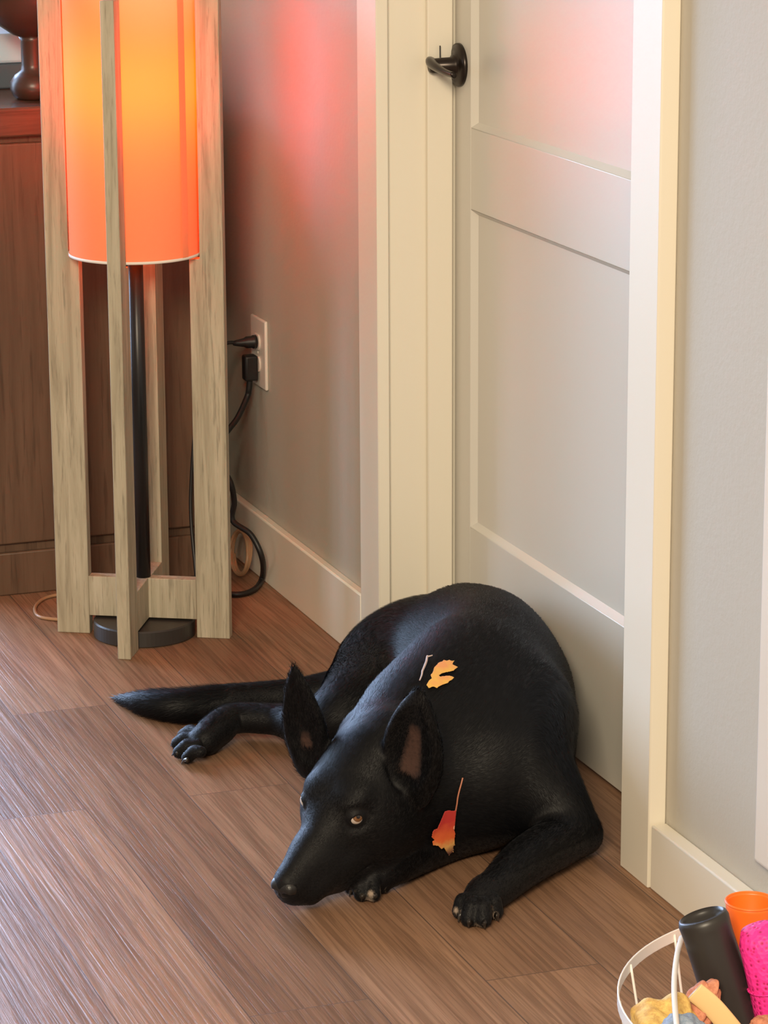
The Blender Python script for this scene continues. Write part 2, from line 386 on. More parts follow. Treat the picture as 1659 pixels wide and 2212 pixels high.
cd2 = empty('extension_cord', (-.06, 5.02, 0.0), 'thick black cord from the lower socket, looping down to the floor beside the lamp', 'cord')
b_ = bx((-.024, -.012, -.030), (0, .012, .016)); b_.transform(Matrix.Translation(Vector((XL - .0098, oy, .3905)) - Vector(cd2.location)))
obj('plug', b_, M_CORD, cd2, bevel=.004, seg=3)
q = [(XL - .022, oy, .366), (XL - .024, oy, .345), (-.050, oy, .33), (-.075, oy - .02, .298), (-.105, 5.06, .27), (-.118, 5.06, .23)]
q += [P5(497, 1040, 5.03), P5(506, 1085, 5.03), P5(503, 1125, 5.03), P5(542, 1155, 5.0), P5(566, 1205, 4.985)]
q += [at_z(566, 1250, .012), at_z(545, 1276, .006), at_z(505, 1284, .006), at_z(450, 1270, .006), at_z(420, 1250, .006)]
obj('cable', tube(local(cd2, q), .0052, 12, sub=8), M_CORD, cd2, smooth=True)
# tan coiled cord behind the lamp
tc0 = at_z(525, 1245, 0)
cc = empty('coiled_cord', tc0, 'tan coiled cord leaning against the baseboard behind the lamp', 'cord')
pts = []
for i in range(64):
    a = i / 64 * 3 * 2 * math.pi; r = .030 + .008 * math.sin(i * .6)
    pts.append((-.004 + .012 * math.sin(i * .31) - .010 * math.cos(a), r * 1.1 * math.cos(a * 1.0) , .045 + r * 1.15 * math.sin(a)))
obj('cable', tube(pts, .0032, 8, sub=3), M_TAN, cc, smooth=True)
lc = at_z(120, 1315, 0)
c2 = empty('looped_cord', lc, 'pale tan cord loop on the floor left of the lamp', 'cord')
pts = [Vector((p.x, p.y, .0035)) - lc for p in [at_z(u, v, 0) for u, v in [(260, 1300), (190, 1285), (110, 1292), (78, 1312), (82, 1334), (120, 1342), (200, 1345), (270, 1338)]]]
obj('cable', tube(pts, .0030, 8), M_TAN, c2, smooth=True)
cw = empty('wrapped_cord', at_z(398, 1228, 0), 'short bundle of tan cord behind the right fin of the lamp', 'cord')
pts = []
for i in range(48):
    a = i / 48 * 3 * 2 * math.pi; pts.append((.03 * math.cos(a) * (1 + .1 * math.sin(i)), .012 * math.sin(i * .5), .022 + .016 * math.sin(a)))
obj('cable', tube(pts, .0036, 8, sub=3), M_TAN, cw, smooth=True)
# ================================================================== DOG
def seg_sdf(P, a, b, r0, r1, flat=None):
    # tapered capsule; flat=(axis, factor) squashes it along an axis
    a = np.array(a, float); b = np.array(b, float); d = b - a; L = max(d @ d, 1e-9)
    pa = P - a
    t = np.clip((pa @ d) / L, 0, 1)
    q = pa - t[..., None] * d
    if flat is not None:
        n, f = flat; n = np.array(n, float); n -= d * (n @ d) / L; n /= np.linalg.norm(n)
        c = q @ n; q = q + (c * (1 / f - 1))[..., None] * n
        dist = np.sqrt((q * q).sum(-1)) - (r0 + (r1 - r0) * t)
        return dist * (f if f < 1 else 1.0) ** .6
    return np.sqrt((q * q).sum(-1)) - (r0 + (r1 - r0) * t)
def ell_sdf(P, c, r, R=None):
    p = P - np.array(c, float)
    if R is not None: p = p @ R
    r = np.array(r, float)
    k0 = np.sqrt(((p / r) ** 2).sum(-1)); k1 = np.sqrt(((p / (r * r)) ** 2).sum(-1))
    return k0 * (k0 - 1) / np.maximum(k1, 1e-6)
class Field:
    def __init__(s, xs, ys, zs):
        s.x, s.y, s.z = xs, ys, zs; s.F = np.full((len(xs), len(ys), len(zs)), .3, np.float32)
    def window(s, lo, hi):
        sl = []
        for ax, l, h in zip((s.x, s.y, s.z), lo, hi):
            i = max(0, np.searchsorted(ax, l) - 1); j = min(len(ax), np.searchsorted(ax, h) + 1); sl.append(slice(i, j))
        G = np.stack(np.meshgrid(s.x[sl[0]], s.y[sl[1]], s.z[sl[2]], indexing='ij'), -1)
        return tuple(sl), G
    def add(s, fn, lo, hi, k=.02, sub=False):
        m = k + .012; sl, G = s.window(np.array(lo) - m, np.array(hi) + m)
        if 0 in G.shape: return
        d = fn(G).astype(np.float32); F = s.F[sl]
        if sub: d = -d; h = np.maximum(k - np.abs(F - d), 0) / max(k, 1e-6); s.F[sl] = np.maximum(F, d) + h * h * k / 4
        else: h = np.maximum(k - np.abs(F - d), 0) / max(k, 1e-6); s.F[sl] = np.minimum(F, d) - h * h * k / 4
    def seg(s, a, b, r0, r1, k=.02, flat=None, sub=False, flow=True):
        a = np.array(a, float); b = np.array(b, float); r = max(r0, r1)
        if flow and not sub: FLOW.append((a, b, r0, r1))
        s.add(lambda G: seg_sdf(G, a, b, r0, r1, flat), np.minimum(a, b) - r, np.maximum(a, b) + r, k, sub)
    def ell(s, c, r, R=None, k=.02, sub=False):
        m = max(r); c = np.array(c, float)
        s.add(lambda G: ell_sdf(G, c, r, R), c - m, c + m, k, sub)
FLOW = []
def spline(rows, sub=8):
    P = np.array(rows, float); out = []
    for i in range(len(P) - 1):
        p0, p1, p2, p3 = P[max(i - 1, 0)], P[i], P[i + 1], P[min(i + 2, len(P) - 1)]
        for k in range(sub):
            t = k / sub; out.append(.5 * (2 * p1 + (p2 - p0) * t + (2 * p0 - 5 * p1 + 4 * p2 - p3) * t * t + (3 * p1 - p0 - 3 * p2 + p3) * t ** 3))
    out.append(P[-1]); return np.array(out)
def merge(S, k, flat, sub):
    # plain union of the chain's segments, then one smooth union with the field
    r = S[:, 3].max(); lo = S[:, :3].min(0) - r; hi = S[:, :3].max(0) + r; m = k + .012
    sl, G = FLD.window(lo - m, hi + m); T_ = np.full(G.shape[:-1], .3); ax = [FLD.x[sl[0]], FLD.y[sl[1]], FLD.z[sl[2]]]
    for p, q in zip(S, S[1:]):
        rr = max(p[3], q[3]) + m + .004; w_ = []
        for a in range(3): w_.append(slice(np.searchsorted(ax[a], min(p[a], q[a]) - rr), np.searchsorted(ax[a], max(p[a], q[a]) + rr)))
        w_ = tuple(w_); T_[w_] = np.minimum(T_[w_], seg_sdf(G[w_], p[:3], q[:3], p[3], q[3], flat))
    F = FLD.F[sl]; d = -T_ if sub else T_; h = np.maximum(k - np.abs(F - d), 0) / max(k, 1e-6)
    FLD.F[sl] = (np.maximum(F, d) + h * h * k / 4) if sub else (np.minimum(F, d) - h * h * k / 4)
FS = [1.0]
def chain(rows, k, sub=8, flat=None, rev=False):
    # one smooth limb: rows of (x, y, z, radius), joined without swelling at the joints
    S = spline(rows, sub); r = S[:, 3].max()
    for p, q in zip(S, S[1:]): FLOW.append((q[:3], p[:3], q[3], p[3]) if rev else (p[:3], q[:3], p[3], q[3]))
    merge(S, k, flat, False)
def surface_nets(F, xs, ys, zs):
    ins = F < 0; nx, ny, nz = F.shape
    cnt = np.zeros((nx - 1, ny - 1, nz - 1), np.int8)
    for i in (0, 1):
        for j in (0, 1):
            for k in (0, 1): cnt += ins[i:nx - 1 + i, j:ny - 1 + j, k:nz - 1 + k]
    act = (cnt > 0) & (cnt < 8); I, J, K = np.nonzero(act); n = len(I)
    idx = np.full(act.shape, -1, np.int32); idx[I, J, K] = np.arange(n)
    acc = np.zeros((n, 3)); c = np.zeros(n)
    cor = [(i, j, k) for i in (0, 1) for j in (0, 1) for k in (0, 1)]
    for a in cor:
        for ax in range(3):
            if a[ax] == 1: continue
            b = list(a); b[ax] = 1
            f0 = F[I + a[0], J + a[1], K + a[2]]; f1 = F[I + b[0], J + b[1], K + b[2]]
            m = (f0 < 0) != (f1 < 0); t = np.where(m, f0 / np.where(m, f0 - f1, 1), 0)
            p0 = np.stack([xs[I + a[0]], ys[J + a[1]], zs[K + a[2]]], 1); p1 = np.stack([xs[I + b[0]], ys[J + b[1]], zs[K + b[2]]], 1)
            acc += np.where(m[:, None], p0 + (p1 - p0) * t[:, None], 0); c += m
    V = acc / c[:, None]; Q = []
    for ax in range(3):
        o = [(1, 0, 0), (0, 1, 0), (0, 0, 1)]; u, v = [o[i] for i in range(3) if i != ax]
        if ax == 1: u, v = v, u
        s0 = [slice(None)] * 3; s1 = [slice(None)] * 3; s0[ax] = slice(0, -1); s1[ax] = slice(1, None)
        A = ins[tuple(s0)]; B = ins[tuple(s1)]; m = A != B
        i, j, k = np.nonzero(m); fl = A[i, j, k]
        ok = np.ones(len(i), bool)
        for q, arr, lim in ((0, i, nx), (1, j, ny), (2, k, nz)):
            if q != ax: ok &= (arr > 0) & (arr < lim - 1)
        i, j, k, fl = i[ok], j[ok], k[ok], fl[ok]
        g = lambda du, dv: idx[i - u[0] * du - v[0] * dv, j - u[1] * du - v[1] * dv, k - u[2] * du - v[2] * dv]
        q = np.stack([g(1, 1), g(0, 1), g(0, 0), g(1, 0)], 1)
        q[~fl] = q[~fl][:, ::-1]; Q.append(q)
    return V, np.concatenate(Q)
def np_mesh(name, V, Q):
    me = bpy.data.meshes.new(name); me.vertices.add(len(V)); me.vertices.foreach_set('co', V.astype(np.float32).ravel())
    k = Q.shape[1]
    me.loops.add(Q.size); me.loops.foreach_set('vertex_index', Q.astype(np.int32).ravel())
    me.polygons.add(len(Q)); me.polygons.foreach_set('loop_start', np.arange(0, Q.size, k, dtype=np.int32)); me.polygons.foreach_set('loop_total', np.full(len(Q), k, np.int32))
    me.polygons.foreach_set('use_smooth', np.ones(len(Q), bool)); me.update(calc_edges=True); return me

def span(lo, hi, fa, fb, fine, coarse):
    a = np.arange(lo, fa, coarse); b = np.arange(fa, fb, fine); c = np.arange(fb, hi, coarse); return np.concatenate([a, b, c]).astype(np.float64)
FLD = Field(span(-.60, .075, -.57, -.24, .0021, .0035), span(3.33, 4.62, 3.36, 3.78, .0023, .0035), np.concatenate([np.arange(-.006, .335, .0024)]))
def D(u, v, d): return np.array(at_d(u, v, d))

# ---- head frame
h2 = np.array([HH.x, HH.y, 0]); r2 = np.array([HH.y, -HH.x, 0]); upv = np.array([0, 0, 1.])
def head_frame(az, pi, ro):
    az, pi, ro = map(math.radians, (az, pi, ro))
    hd = -h2 * math.cos(az) - r2 * math.sin(az); f = hd * math.cos(pi) - upv * math.sin(pi)
    x = np.cross(f, upv); x /= np.linalg.norm(x)
    if x @ r2 < 0: x = -x
    z = np.cross(x, f)
    if z[2] < 0: z = -z
    return np.stack([x * math.cos(ro) + z * math.sin(ro), f, z * math.cos(ro) - x * math.sin(ro)], 1)
HM = head_frame(39, 25, -5); HSC = .0105
HT = np.array(at_z(611, 1915, .047)) - HM @ (np.array((0, 12.2, -4.6)) * HSC)
def L(p): return HM @ (np.array(p, float) * HSC) + HT
def loc_on(u, v, yl):   # head-local point on the plane y = yl seen at the pixel
    o = HM.T @ (np.array(CAMP) - HT) / HSC; d = HM.T @ np.array(ray(u, v)); t = (yl - o[1]) / d[1]; return o + d * t
def loc_onx(u, v, x):   # head-local point on the plane x = const seen at the pixel
    o = HM.T @ (np.array(CAMP) - HT) / HSC; d = HM.T @ np.array(ray(u, v)); t = (x - o[0]) / d[0]; return o + d * t
def hell(c, r, k=.8, sub=False, R=None):
    RR = HM if R is None else HM @ R
    FLD.ell(L(c), [x * HSC for x in r], RR, k * HSC, sub)
def hseg(a, b, r0, r1, k=.8, flat=None, sub=False):
    if not sub: FLOW.append((L(b), L(a), r1 * HSC, r0 * HSC))
    FLD.seg(L(a), L(b), r0 * HSC, r1 * HSC, k * HSC, None if flat is None else (HM @ np.array(flat[0], float), flat[1]), sub, flow=False)
def C(*rows): return [tuple(D(*q[:3])) + (q[3],) for q in rows]
def CZ(*rows): return [tuple(at_z(q[0], q[1], q[2])) + (q[3],) for q in rows]

def toe(u1, v1, u2, v2, r, zk):
    a = np.array(at_z(u1, v1, zk)); b = np.array(at_z(u2, v2, r + .001)); c_ = (a + b) / 2 + np.array((0, 0, .006))
    FLOW.append((a, b, r, r)); merge(np.array([tuple(a) + (r * .95,), tuple(c_) + (r * 1.02,), tuple(b) + (r,)]), .0022, None, False)
# ---- trunk
chain(C((850, 1456, 4.50, .080), (908, 1428, 4.52, .098), (970, 1436, 4.47, .107), (1030, 1458, 4.36, .117), (1058, 1508, 4.20, .121), (1052, 1585, 4.04, .112), (1045, 1668, 3.95, .098)), .03, rev=True)
chain(C((905, 1540, 3.98, .055), (985, 1462, 4.08, .062), (1045, 1405, 4.19, .062), (1050, 1370, 4.34, .058), (1010, 1345, 4.46, .05)), .05)
# rump, thigh and hind leg
chain(C((850, 1452, 4.50, .084), (805, 1490, 4.42, .072), (765, 1530, 4.30, .058), (700, 1556, 4.31, .038), (640, 1564, 4.37, .026)), .035)
chain(C((650, 1560, 4.38, .027), (580, 1553, 4.40, .0235), (505, 1552, 4.41, .0235), (470, 1575, 4.37, .026), (444, 1598, 4.345, .0245)), .02)
for (u1, v1, u2, v2, r) in [(428, 1584, 396, 1588, .0095), (420, 1597, 384, 1606, .0105), (422, 1611, 388, 1625, .0105), (434, 1624, 405, 1637, .0095)]:
    toe(u1, v1, u2, v2, r, .024)
# tail
chain(CZ((800, 1480, .05, .040), (730, 1492, .036, .034), (650, 1502, .030, .028), (560, 1510, .028, .027), (480, 1518, .028, .0285), (400, 1524, .027, .027), (330, 1520, .022, .021), (285, 1514, .014, .012), (248, 1508, .006, .002)), .02)
# neck
chain(C((830, 1620, 3.90, .066), (915, 1560, 3.98, .080), (1010, 1510, 4.08, .095)), .05)
chain(C((870, 1700, 3.86, .062), (950, 1665, 3.92, .078), (1030, 1630, 3.98, .095)), .045)
chain(C((860, 1800, 3.84, .030), (930, 1780, 3.88, .042), (1010, 1750, 3.93, .05)), .035)
# dog's left shoulder, upper arm, elbow, forearm
chain(C((1110, 1560, 4.04, .085), (1142, 1640, 3.95, .058), (1200, 1720, 3.91, .042), (1248, 1790, 3.90, .029), (1276, 1815, 3.92, .012)), .035)
chain(C((1256, 1804, 3.90, .024), (1215, 1815, 3.865, .034), (1140, 1858, 3.80, .033), (1075, 1915, 3.735, .0265), (1050, 1932, 3.718, .0265), (1040, 1944, 3.708, .025)), .02)
for (u1, v1, u2, v2, r) in [(1006, 1944, 994, 1968, .0108), (1022, 1952, 1013, 1984, .0112), (1043, 1953, 1044, 1986, .0112), (1062, 1945, 1070, 1969, .0108)]:
    toe(u1, v1, u2, v2, r, .026)
# dog's right foreleg under the chin
chain(C((985, 1770, 3.97, .050), (900, 1835, 3.86, .034), (850, 1872, 3.80, .025), (808, 1893, 3.785, .0235), (800, 1898, 3.778, .021)), .025)
for (u1, v1, u2, v2, r) in [(770, 1890, 760, 1918, .0096), (785, 1895, 780, 1931, .0102), (804, 1895, 806, 1932, .0102), (821, 1888, 828, 1915, .0096)]:
    toe(u1, v1, u2, v2, r, .026)

# ---- head (local centimetres: x towards the dog's left, y to the nose, z to the forehead)
hell((0, -6.8, -3.0), (6.4, 7.4, 6.0), 2.5)
hell((0, -1.8, -3.2), (5.2, 5.4, 4.4), 2.5)
hell((0, -11.0, -2.5), (5.6, 5.0, 5.6), 3)
for s in (-1, 1):
    hell((s * 4.2, -4.6, -6.6), (3.4, 6.2, 5.2), 2.5)
    hell((s * 2.8, -.8, .0), (1.6, 1.7, 1.0), 1.8)
hseg((0, -.5, -5.6), (0, 5.5, -6.0), 4.7, 3.8, 2.0, flat=((1, 0, 0), .90)); hseg((0, 5.5, -6.0), (0, 10.2, -6.1), 3.8, 2.6, .8, flat=((1, 0, 0), .92))
hseg((0, 1.0, -3.2), (0, 11.2, -4.7), 2.1, 1.55, 1.5)
for s in (-1, 1):
    hseg((s * 2.6, .5, -7.4), (s * 1.45, 9.2, -7.5), 2.3, 1.6, 1.4)
hseg((0, -6.0, -9.6), (0, 8.4, -9.6), 4.0, 1.3, 1.5)
for s in (-1, 1): hseg((s * 2.8, -4.0, -9.8), (s * 1.6, 4.6, -9.4), 2.6, 1.7, 1.5)
# eye sockets
for s in (-1, 1):
    hell((s * 4.3, 1.4, -1.6), (1.1, 1.5, 1.0), 1.2, sub=True)
# mouth line
for s in (-1, 1):
    hseg((s * 2.6, 10.6, -8.3), (s * 3.9, 5.5, -8.9), .10, .12, .35, sub=True); hseg((s * 3.9, 5.5, -8.9), (s * 4.7, .8, -8.7), .12, .1, .35, sub=True)
# eyelids
EY = []
for s in (-1, 1):
    c = np.array((s * 3.75, .75, -1.55)); EY.append(c)
    hell(c, (1.18, 1.22, 1.08), .6)
for s, c in zip((-1, 1), EY):
    hell(c + np.array((s * .80, .80, .10)), (.80, .95, .50), .25, sub=True)

# ears
def ear_frame(e):
    s, b, t, w, n = e; b = np.array(b, float); t = np.array(t, float); n = np.array(n, float); d = t - b; Ln = np.linalg.norm(d); d = d / Ln
    n = n - d * (n @ d); n /= np.linalg.norm(n); return b, d, Ln, n, np.cross(d, n), w
def ear_chain(e, prof, off, f, k, sub):
    b, d, Ln, n, sd, w = ear_frame(e)
    S = spline([tuple(L(b + d * Ln * t + n * off(t) * w)) + (r * w * HSC,) for t, r in prof], 4); r = S[:, 3].max()
    merge(S, k, (HM @ n, f), sub)
    if not sub: FLOW.extend((p[:3], q[:3], p[3], q[3]) for p, q in zip(S, S[1:]))
eLb = loc_on(884, 1676, -7.2); eLt = loc_on(904, 1492, -10.5); eRb = loc_on(668, 1632, -6.8); eRt = loc_on(634, 1437, -9.0)
earL = (1, eLb, eLt, 4.2, (.10, 1, .45)); earR = (-1, eRb, eRt, 3.05, (.25, 1, .45))
for e in (earL, earR):
    ear_chain(e, [(-.12, .80), (.12, 1.0), (.35, .98), (.62, .72), (.84, .40), (.955, .17)], lambda t: -.05, .40, .6 * HSC, False)
for e in (earL, earR):
    ear_chain(e, [(.04, .55), (.25, .80), (.45, .76), (.66, .52), (.88, .16)], lambda t: .34 - .10 * t, .42, .25 * HSC, True)
# keep everything above the floor
zz = FLD.z[None, None, :]; FLD.F = np.maximum(FLD.F, (-(zz - .0012)).astype(np.float32))
V, Q = surface_nets(FLD.F, FLD.x, FLD.y, FLD.z)
# light smoothing
E2 = np.concatenate([Q[:, [0, 1]], Q[:, [1, 2]], Q[:, [2, 3]], Q[:, [3, 0]]])
for it in range(4):
    A = np.zeros_like(V); c = np.bincount(E2[:, 0], minlength=len(V)) + np.bincount(E2[:, 1], minlength=len(V))
    for ax in range(3):
        A[:, ax] = np.bincount(E2[:, 0], V[E2[:, 1], ax], len(V)) + np.bincount(E2[:, 1], V[E2[:, 0], ax], len(V))
    V = V * .5 + .5 * A / c[:, None]
V[:, 2] = np.maximum(V[:, 2], .0006)
DOGO = np.array((-.30, 3.95, 0.))
dog = empty('dog', tuple(DOGO), 'black prick-eared shepherd dog curled up on the floor against the door, chin on its paw', 'dog')
me = np_mesh('body', V - DOGO, Q)
body = bpy.data.objects.new('body', me); COL.objects.link(body); body.parent = dog
# coat colour marks: bare skin in the ears, pale tufts between the toes
col = np.zeros((len(V), 4), np.float32); col[:, 3] = 1
def mark(p, r, ch, amt=1.0):
    d = np.linalg.norm(V - np.array(p), axis=1); col[:, ch] = np.maximum(col[:, ch], amt * np.clip(1.6 - 1.6 * d / r, 0, 1))
VL = (V - HT) @ HM / HSC
def mark_ear(e, t0, t1, w0, w1, amt, off=0):
    b, d, Ln, n, sd, w = ear_frame(e)
    q = VL - b; a = q @ d / Ln; x = q @ sd - off; nn = q @ n
    ww = w0 + (w1 - w0) * np.clip((a - t0) / (t1 - t0), 0, 1)
    m = np.clip((a - t0) / .06, 0, 1) * np.clip((t1 - a) / .10, 0, 1) * np.clip(1.5 - 1.5 * np.abs(x) / ww, 0, 1) * (nn > -.9) * (np.abs(nn) < 3)
    rg = .55 + .45 * np.sin(VL[:, 0] * 5.1 + 2 * np.sin(VL[:, 2] * 3.3)) * np.sin(VL[:, 2] * 4.3 + 1.7 * np.sin(VL[:, 0] * 4))
    col[:, 0] = np.maximum(col[:, 0], amt * np.clip(m * (.6 + .9 * rg), 0, 1))
mark_ear(earL, .0, .62, 2.1, .9, .8, -.1)
mark_ear(earR, .06, .28, 1.1, .8, .7, 0)
for u, v, z, r in [(1002, 1972, .014, .006), (1000, 1986, .008, .006), (1022, 1968, .022, .005), (1024, 1986, .010, .007), (1036, 1996, .006, .009), (1060, 1965, .020, .006), (1070, 1980, .010, .007), (985, 1966, .016, .005),
                   (774, 1925, .015, .007), (766, 1936, .006, .007), (800, 1930, .016, .006), (800, 1942, .006, .008), (822, 1925, .014, .006),
                   (384, 1592, .012, .008), (372, 1617, .010, .009), (384, 1640, .008, .008), (452, 1642, .004, .004)]:
    mark(at_z(u, v, z), r, 1)
ca = me.color_attributes.new('marks', 'FLOAT_COLOR', 'POINT'); ca.data.foreach_set('color', col.ravel())
M_FUR = mat('black_coat', (.004, .004, .005), .58, spec=.2)
m = M_FUR; at_ = nd(m, 'ShaderNodeAttribute'); at_.attribute_name = 'marks'; sp = nd(m, 'ShaderNodeSeparateColor'); lk(m, at_.outputs['Color'], sp.inputs[0])
v_ = coords(m); nn = noise(m, v_, 220, 3, .6)
c_ = mix(m, (.0032, .0032, .004), (.006, .0055, .006), noise(m, v_, 14, 3))
c_ = mix(m, c_, mix(m, (.04, .022, .017), (.10, .052, .038), noise(m, v_, 45, 4, .6)), sp.outputs[0]); c_ = mix(m, c_, (.34, .26, .20), sp.outputs[1])
lk(m, c_, bsdf(m).inputs['Base Color'])
g_ = nd(m, 'ShaderNodeMapping'); 
bump(m, nn, .35, .0015)
bsdf(m).inputs['Sheen Weight'].default_value = .03; bsdf(m).inputs['Sheen Roughness'].default_value = .45; bsdf(m).inputs['Sheen Tint'].default_value = (.75, .8, .9, 1)
me.materials.append(M_FUR)
def dpart(name, bm, m, parent=None, smooth=True):
    bm.transform(Matrix.Translation(-Vector(DOGO))); return obj(name, bm, m, parent or dog, smooth=smooth)
# eyeballs
M_EYE = mat('amber_eye', (.1, .05, .02), .08, spec=.6)
m = M_EYE; tcn = nd(m, 'ShaderNodeTexCoord'); spx = nd(m, 'ShaderNodeSeparateXYZ'); lk(m, tcn.outputs['Object'], spx.inputs[0])
dv = nd(m, 'ShaderNodeMath', operation='DIVIDE'); lk(m, spx.outputs['Z'], dv.inputs[0]); dv.inputs[1].default_value = .0102
lk(m, ramp(m, dv.outputs[0], [(0, (.55, .48, .42)), (.70, (.50, .42, .36)), (.76, (.10, .045, .02)), (.88, (.17, .075, .028)), (.955, (.12, .05, .02)), (.965, (.004, .003, .003))]), bsdf(m).inputs['Base Color'])
camdir = (np.array(CAMP) - L((0, 0, 0))); camdir /= np.linalg.norm(camdir)
for c in EY:
    p = L(c); gz = Vector(camdir * 1.0 + r2 * .38 + upv * .02).normalized()
    bm = bmesh.new(); bmesh.ops.create_uvsphere(bm, u_segments=32, v_segments=24, radius=.0102)
    e = obj('eye', bm, M_EYE, dog, smooth=True); e['label'] = 'amber brown eye'
    e.location = Vector(p - DOGO); e.rotation_euler = gz.to_track_quat('Z', 'Y').to_euler()
# nose
M_NOSE = mat('wet_black_nose', (.012, .011, .011), .40, spec=.42); v_ = coords(M_NOSE); bump(M_NOSE, noise(M_NOSE, v_, 500, 2), .4, .0008)
nf = Field(np.arange(-.026, .026, .0011), np.arange(-.026, .026, .0011), np.arange(-.026, .026, .0011))
nf.ell((0, 0, 0), (.0155, .0115, .0125)); nf.ell((0, .003, -.006), (.010, .009, .009), k=.006)
for s in (-1, 1):
    nf.ell((s * .009, .002, .0), (.0085, .0095, .009), k=.005)
for s in (-1, 1):
    nf.seg((s * .0065, .014, -.002), (s * .013, .006, -.004), .0028, .0018, .003, sub=True)
nf.seg((0, .014, .002), (0, .010, -.013), .0007, .0007, .002, sub=True)
Vn, Qn = surface_nets(nf.F, nf.x, nf.y, nf.z)
Vw = (Vn * 1.10 @ HM.T) + L((0, 11.75, -4.85)) - DOGO
no = bpy.data.objects.new('nose', np_mesh('nose', Vw, Qn)); COL.objects.link(no); no.parent = dog; no.data.materials.append(M_NOSE)
# claws
M_CLAW = mat('dark_claw', (.03, .024, .02), .3)
for (u1, v1, u2, v2) in [(996, 1975, 990, 1992), (1015, 1991, 1012, 2003), (1045, 1993, 1047, 2006), (1071, 1977, 1076, 1990),
                         (760, 1922, 755, 1936), (783, 1936, 781, 1946), (809, 1935, 811, 1945), (829, 1917, 833, 1929),
                         (396, 1588, 381, 1590), (384, 1608, 369, 1611), (386, 1627, 371, 1632), (406, 1642, 392, 1650)]:
    a = at_z(u1, v1, .013); b = at_z(u2, v2, .004); mdl = (a + b) / 2 + Vector((0, 0, .003))
    bm = tube([a, mdl, b], lambda t: .0042 * (1 - t * .8), 10, sub=4); dpart('claw', bm, M_CLAW)

# ---- short coat: fine hairs lying along the body
tri_ = np.concatenate([Q[:, [0, 1, 2]], Q[:, [0, 2, 3]]])
fn_ = np.cross(V[tri_[:, 1]] - V[tri_[:, 0]], V[tri_[:, 2]] - V[tri_[:, 0]])
VN = np.zeros_like(V)
for k in range(3):
    for ax in range(3): VN[:, ax] += np.bincount(tri_[:, k], fn_[:, ax], len(V))
VN /= np.linalg.norm(VN, axis=1)[:, None] + 1e-12
FD = np.zeros_like(V); FWt = np.zeros(len(V))
FLOW.append((L((0, 4, -2)), L((0, -10, 4)), .03, .05))
for a, b, ra, rb in FLOW:
    a = np.array(a, float); b = np.array(b, float); d = b - a; l2 = d @ d
    if l2 < 1e-8: continue
    t = np.clip(((V - a) @ d) / l2, 0, 1); dist = np.sqrt(((V - a - t[:, None] * d) ** 2).sum(1)) - (ra + (rb - ra) * t)
    wt = np.exp(-np.abs(dist) / .010) * math.sqrt(l2); FD += wt[:, None] * (d / math.sqrt(l2)); FWt += wt
FD += np.array((0, 0, -.15)) * FWt[:, None]
FD -= VN * (FD * VN).sum(1)[:, None]; FD /= np.linalg.norm(FD, axis=1)[:, None] + 1e-9
rng = np.random.default_rng(3)
ar = np.linalg.norm(fn_, axis=1); cen = V[tri_].mean(1)
hl = (cen - HT) @ HM / HSC
dens = np.ones(len(tri_)); face = (hl[:, 1] > -9) & (hl[:, 1] < 14) & (np.abs(hl[:, 0]) < 9) & (np.abs(hl[:, 2]) < 14)
dens[face] = 2.2; dens[cen[:, 2] < .004] = 0
for c in EY: dens[np.linalg.norm(hl - c, axis=1) < 1.45] = 0
dens[(np.linalg.norm(hl - np.array((0, 11.75, -4.9)), axis=1) < 1.7)] = 0
cc_ = col[tri_].max(1); dens[cc_[:, 0] > .25] = 0
pr = ar * dens; pr /= pr.sum(); NH = 230000
ti = rng.choice(len(tri_), NH, p=pr); w0 = rng.random((NH, 2)); fl_ = w0.sum(1) > 1; w0[fl_] = 1 - w0[fl_]
W3 = np.stack([1 - w0.sum(1), w0[:, 0], w0[:, 1]], 1)
HP = (V[tri_[ti]] * W3[..., None]).sum(1); HN = (VN[tri_[ti]] * W3[..., None]).sum(1); HD = (FD[tri_[ti]] * W3[..., None]).sum(1)
HN /= np.linalg.norm(HN, axis=1)[:, None]; HD += rng.normal(0, .16, HD.shape); HD -= HN * (HD * HN).sum(1)[:, None]; HD /= np.linalg.norm(HD, axis=1)[:, None] + 1e-9
hl = (HP - HT) @ HM / HSC
ln = np.full(NH, .0125)
tailm = (HP[:, 1] > 4.30) & (HP[:, 0] < -.33) & (HP[:, 2] < .09); ln[tailm] = .022
hm = (np.abs(hl[:, 0]) < 9) & (hl[:, 1] > -10); ln[hm] = np.clip(.0085 - .00045 * (hl[hm, 1] + 6), .0035, .009)
ln[(hl[:, 2] > 3.5) & hm] = .006
low = (HP[:, 2] < .05) & ~tailm & ~hm; ln[low] = .0045
ln *= rng.uniform(.6, 1.15, NH); lift = rng.uniform(.10, .30, NH); lift[tailm] = rng.uniform(.1, .35, tailm.sum())
sd_ = np.cross(HN, HD); wd = (.00028 + .00012 * rng.random(NH))[:, None]
wd[hm] *= .75
tip = HP + HD * (ln * np.cos(lift))[:, None] + HN * (ln * np.sin(lift) * .8)[:, None]; mid = HP + HD * (ln * .5)[:, None] + HN * (ln * np.sin(lift) * .55)[:, None]
tip[:, 2] = np.maximum(tip[:, 2], .0008); mid[:, 2] = np.maximum(mid[:, 2], .0008)
root_ = HP - HN * .0006
HV = np.stack([root_ - sd_ * wd, root_ + sd_ * wd, mid + sd_ * wd * .8, mid - sd_ * wd * .8, tip], 1).reshape(-1, 3)
b0 = np.arange(NH) * 5
HQ = np.concatenate([np.stack([b0, b0 + 1, b0 + 2], 1), np.stack([b0, b0 + 2, b0 + 3], 1), np.stack([b0 + 3, b0 + 2, b0 + 4], 1)])
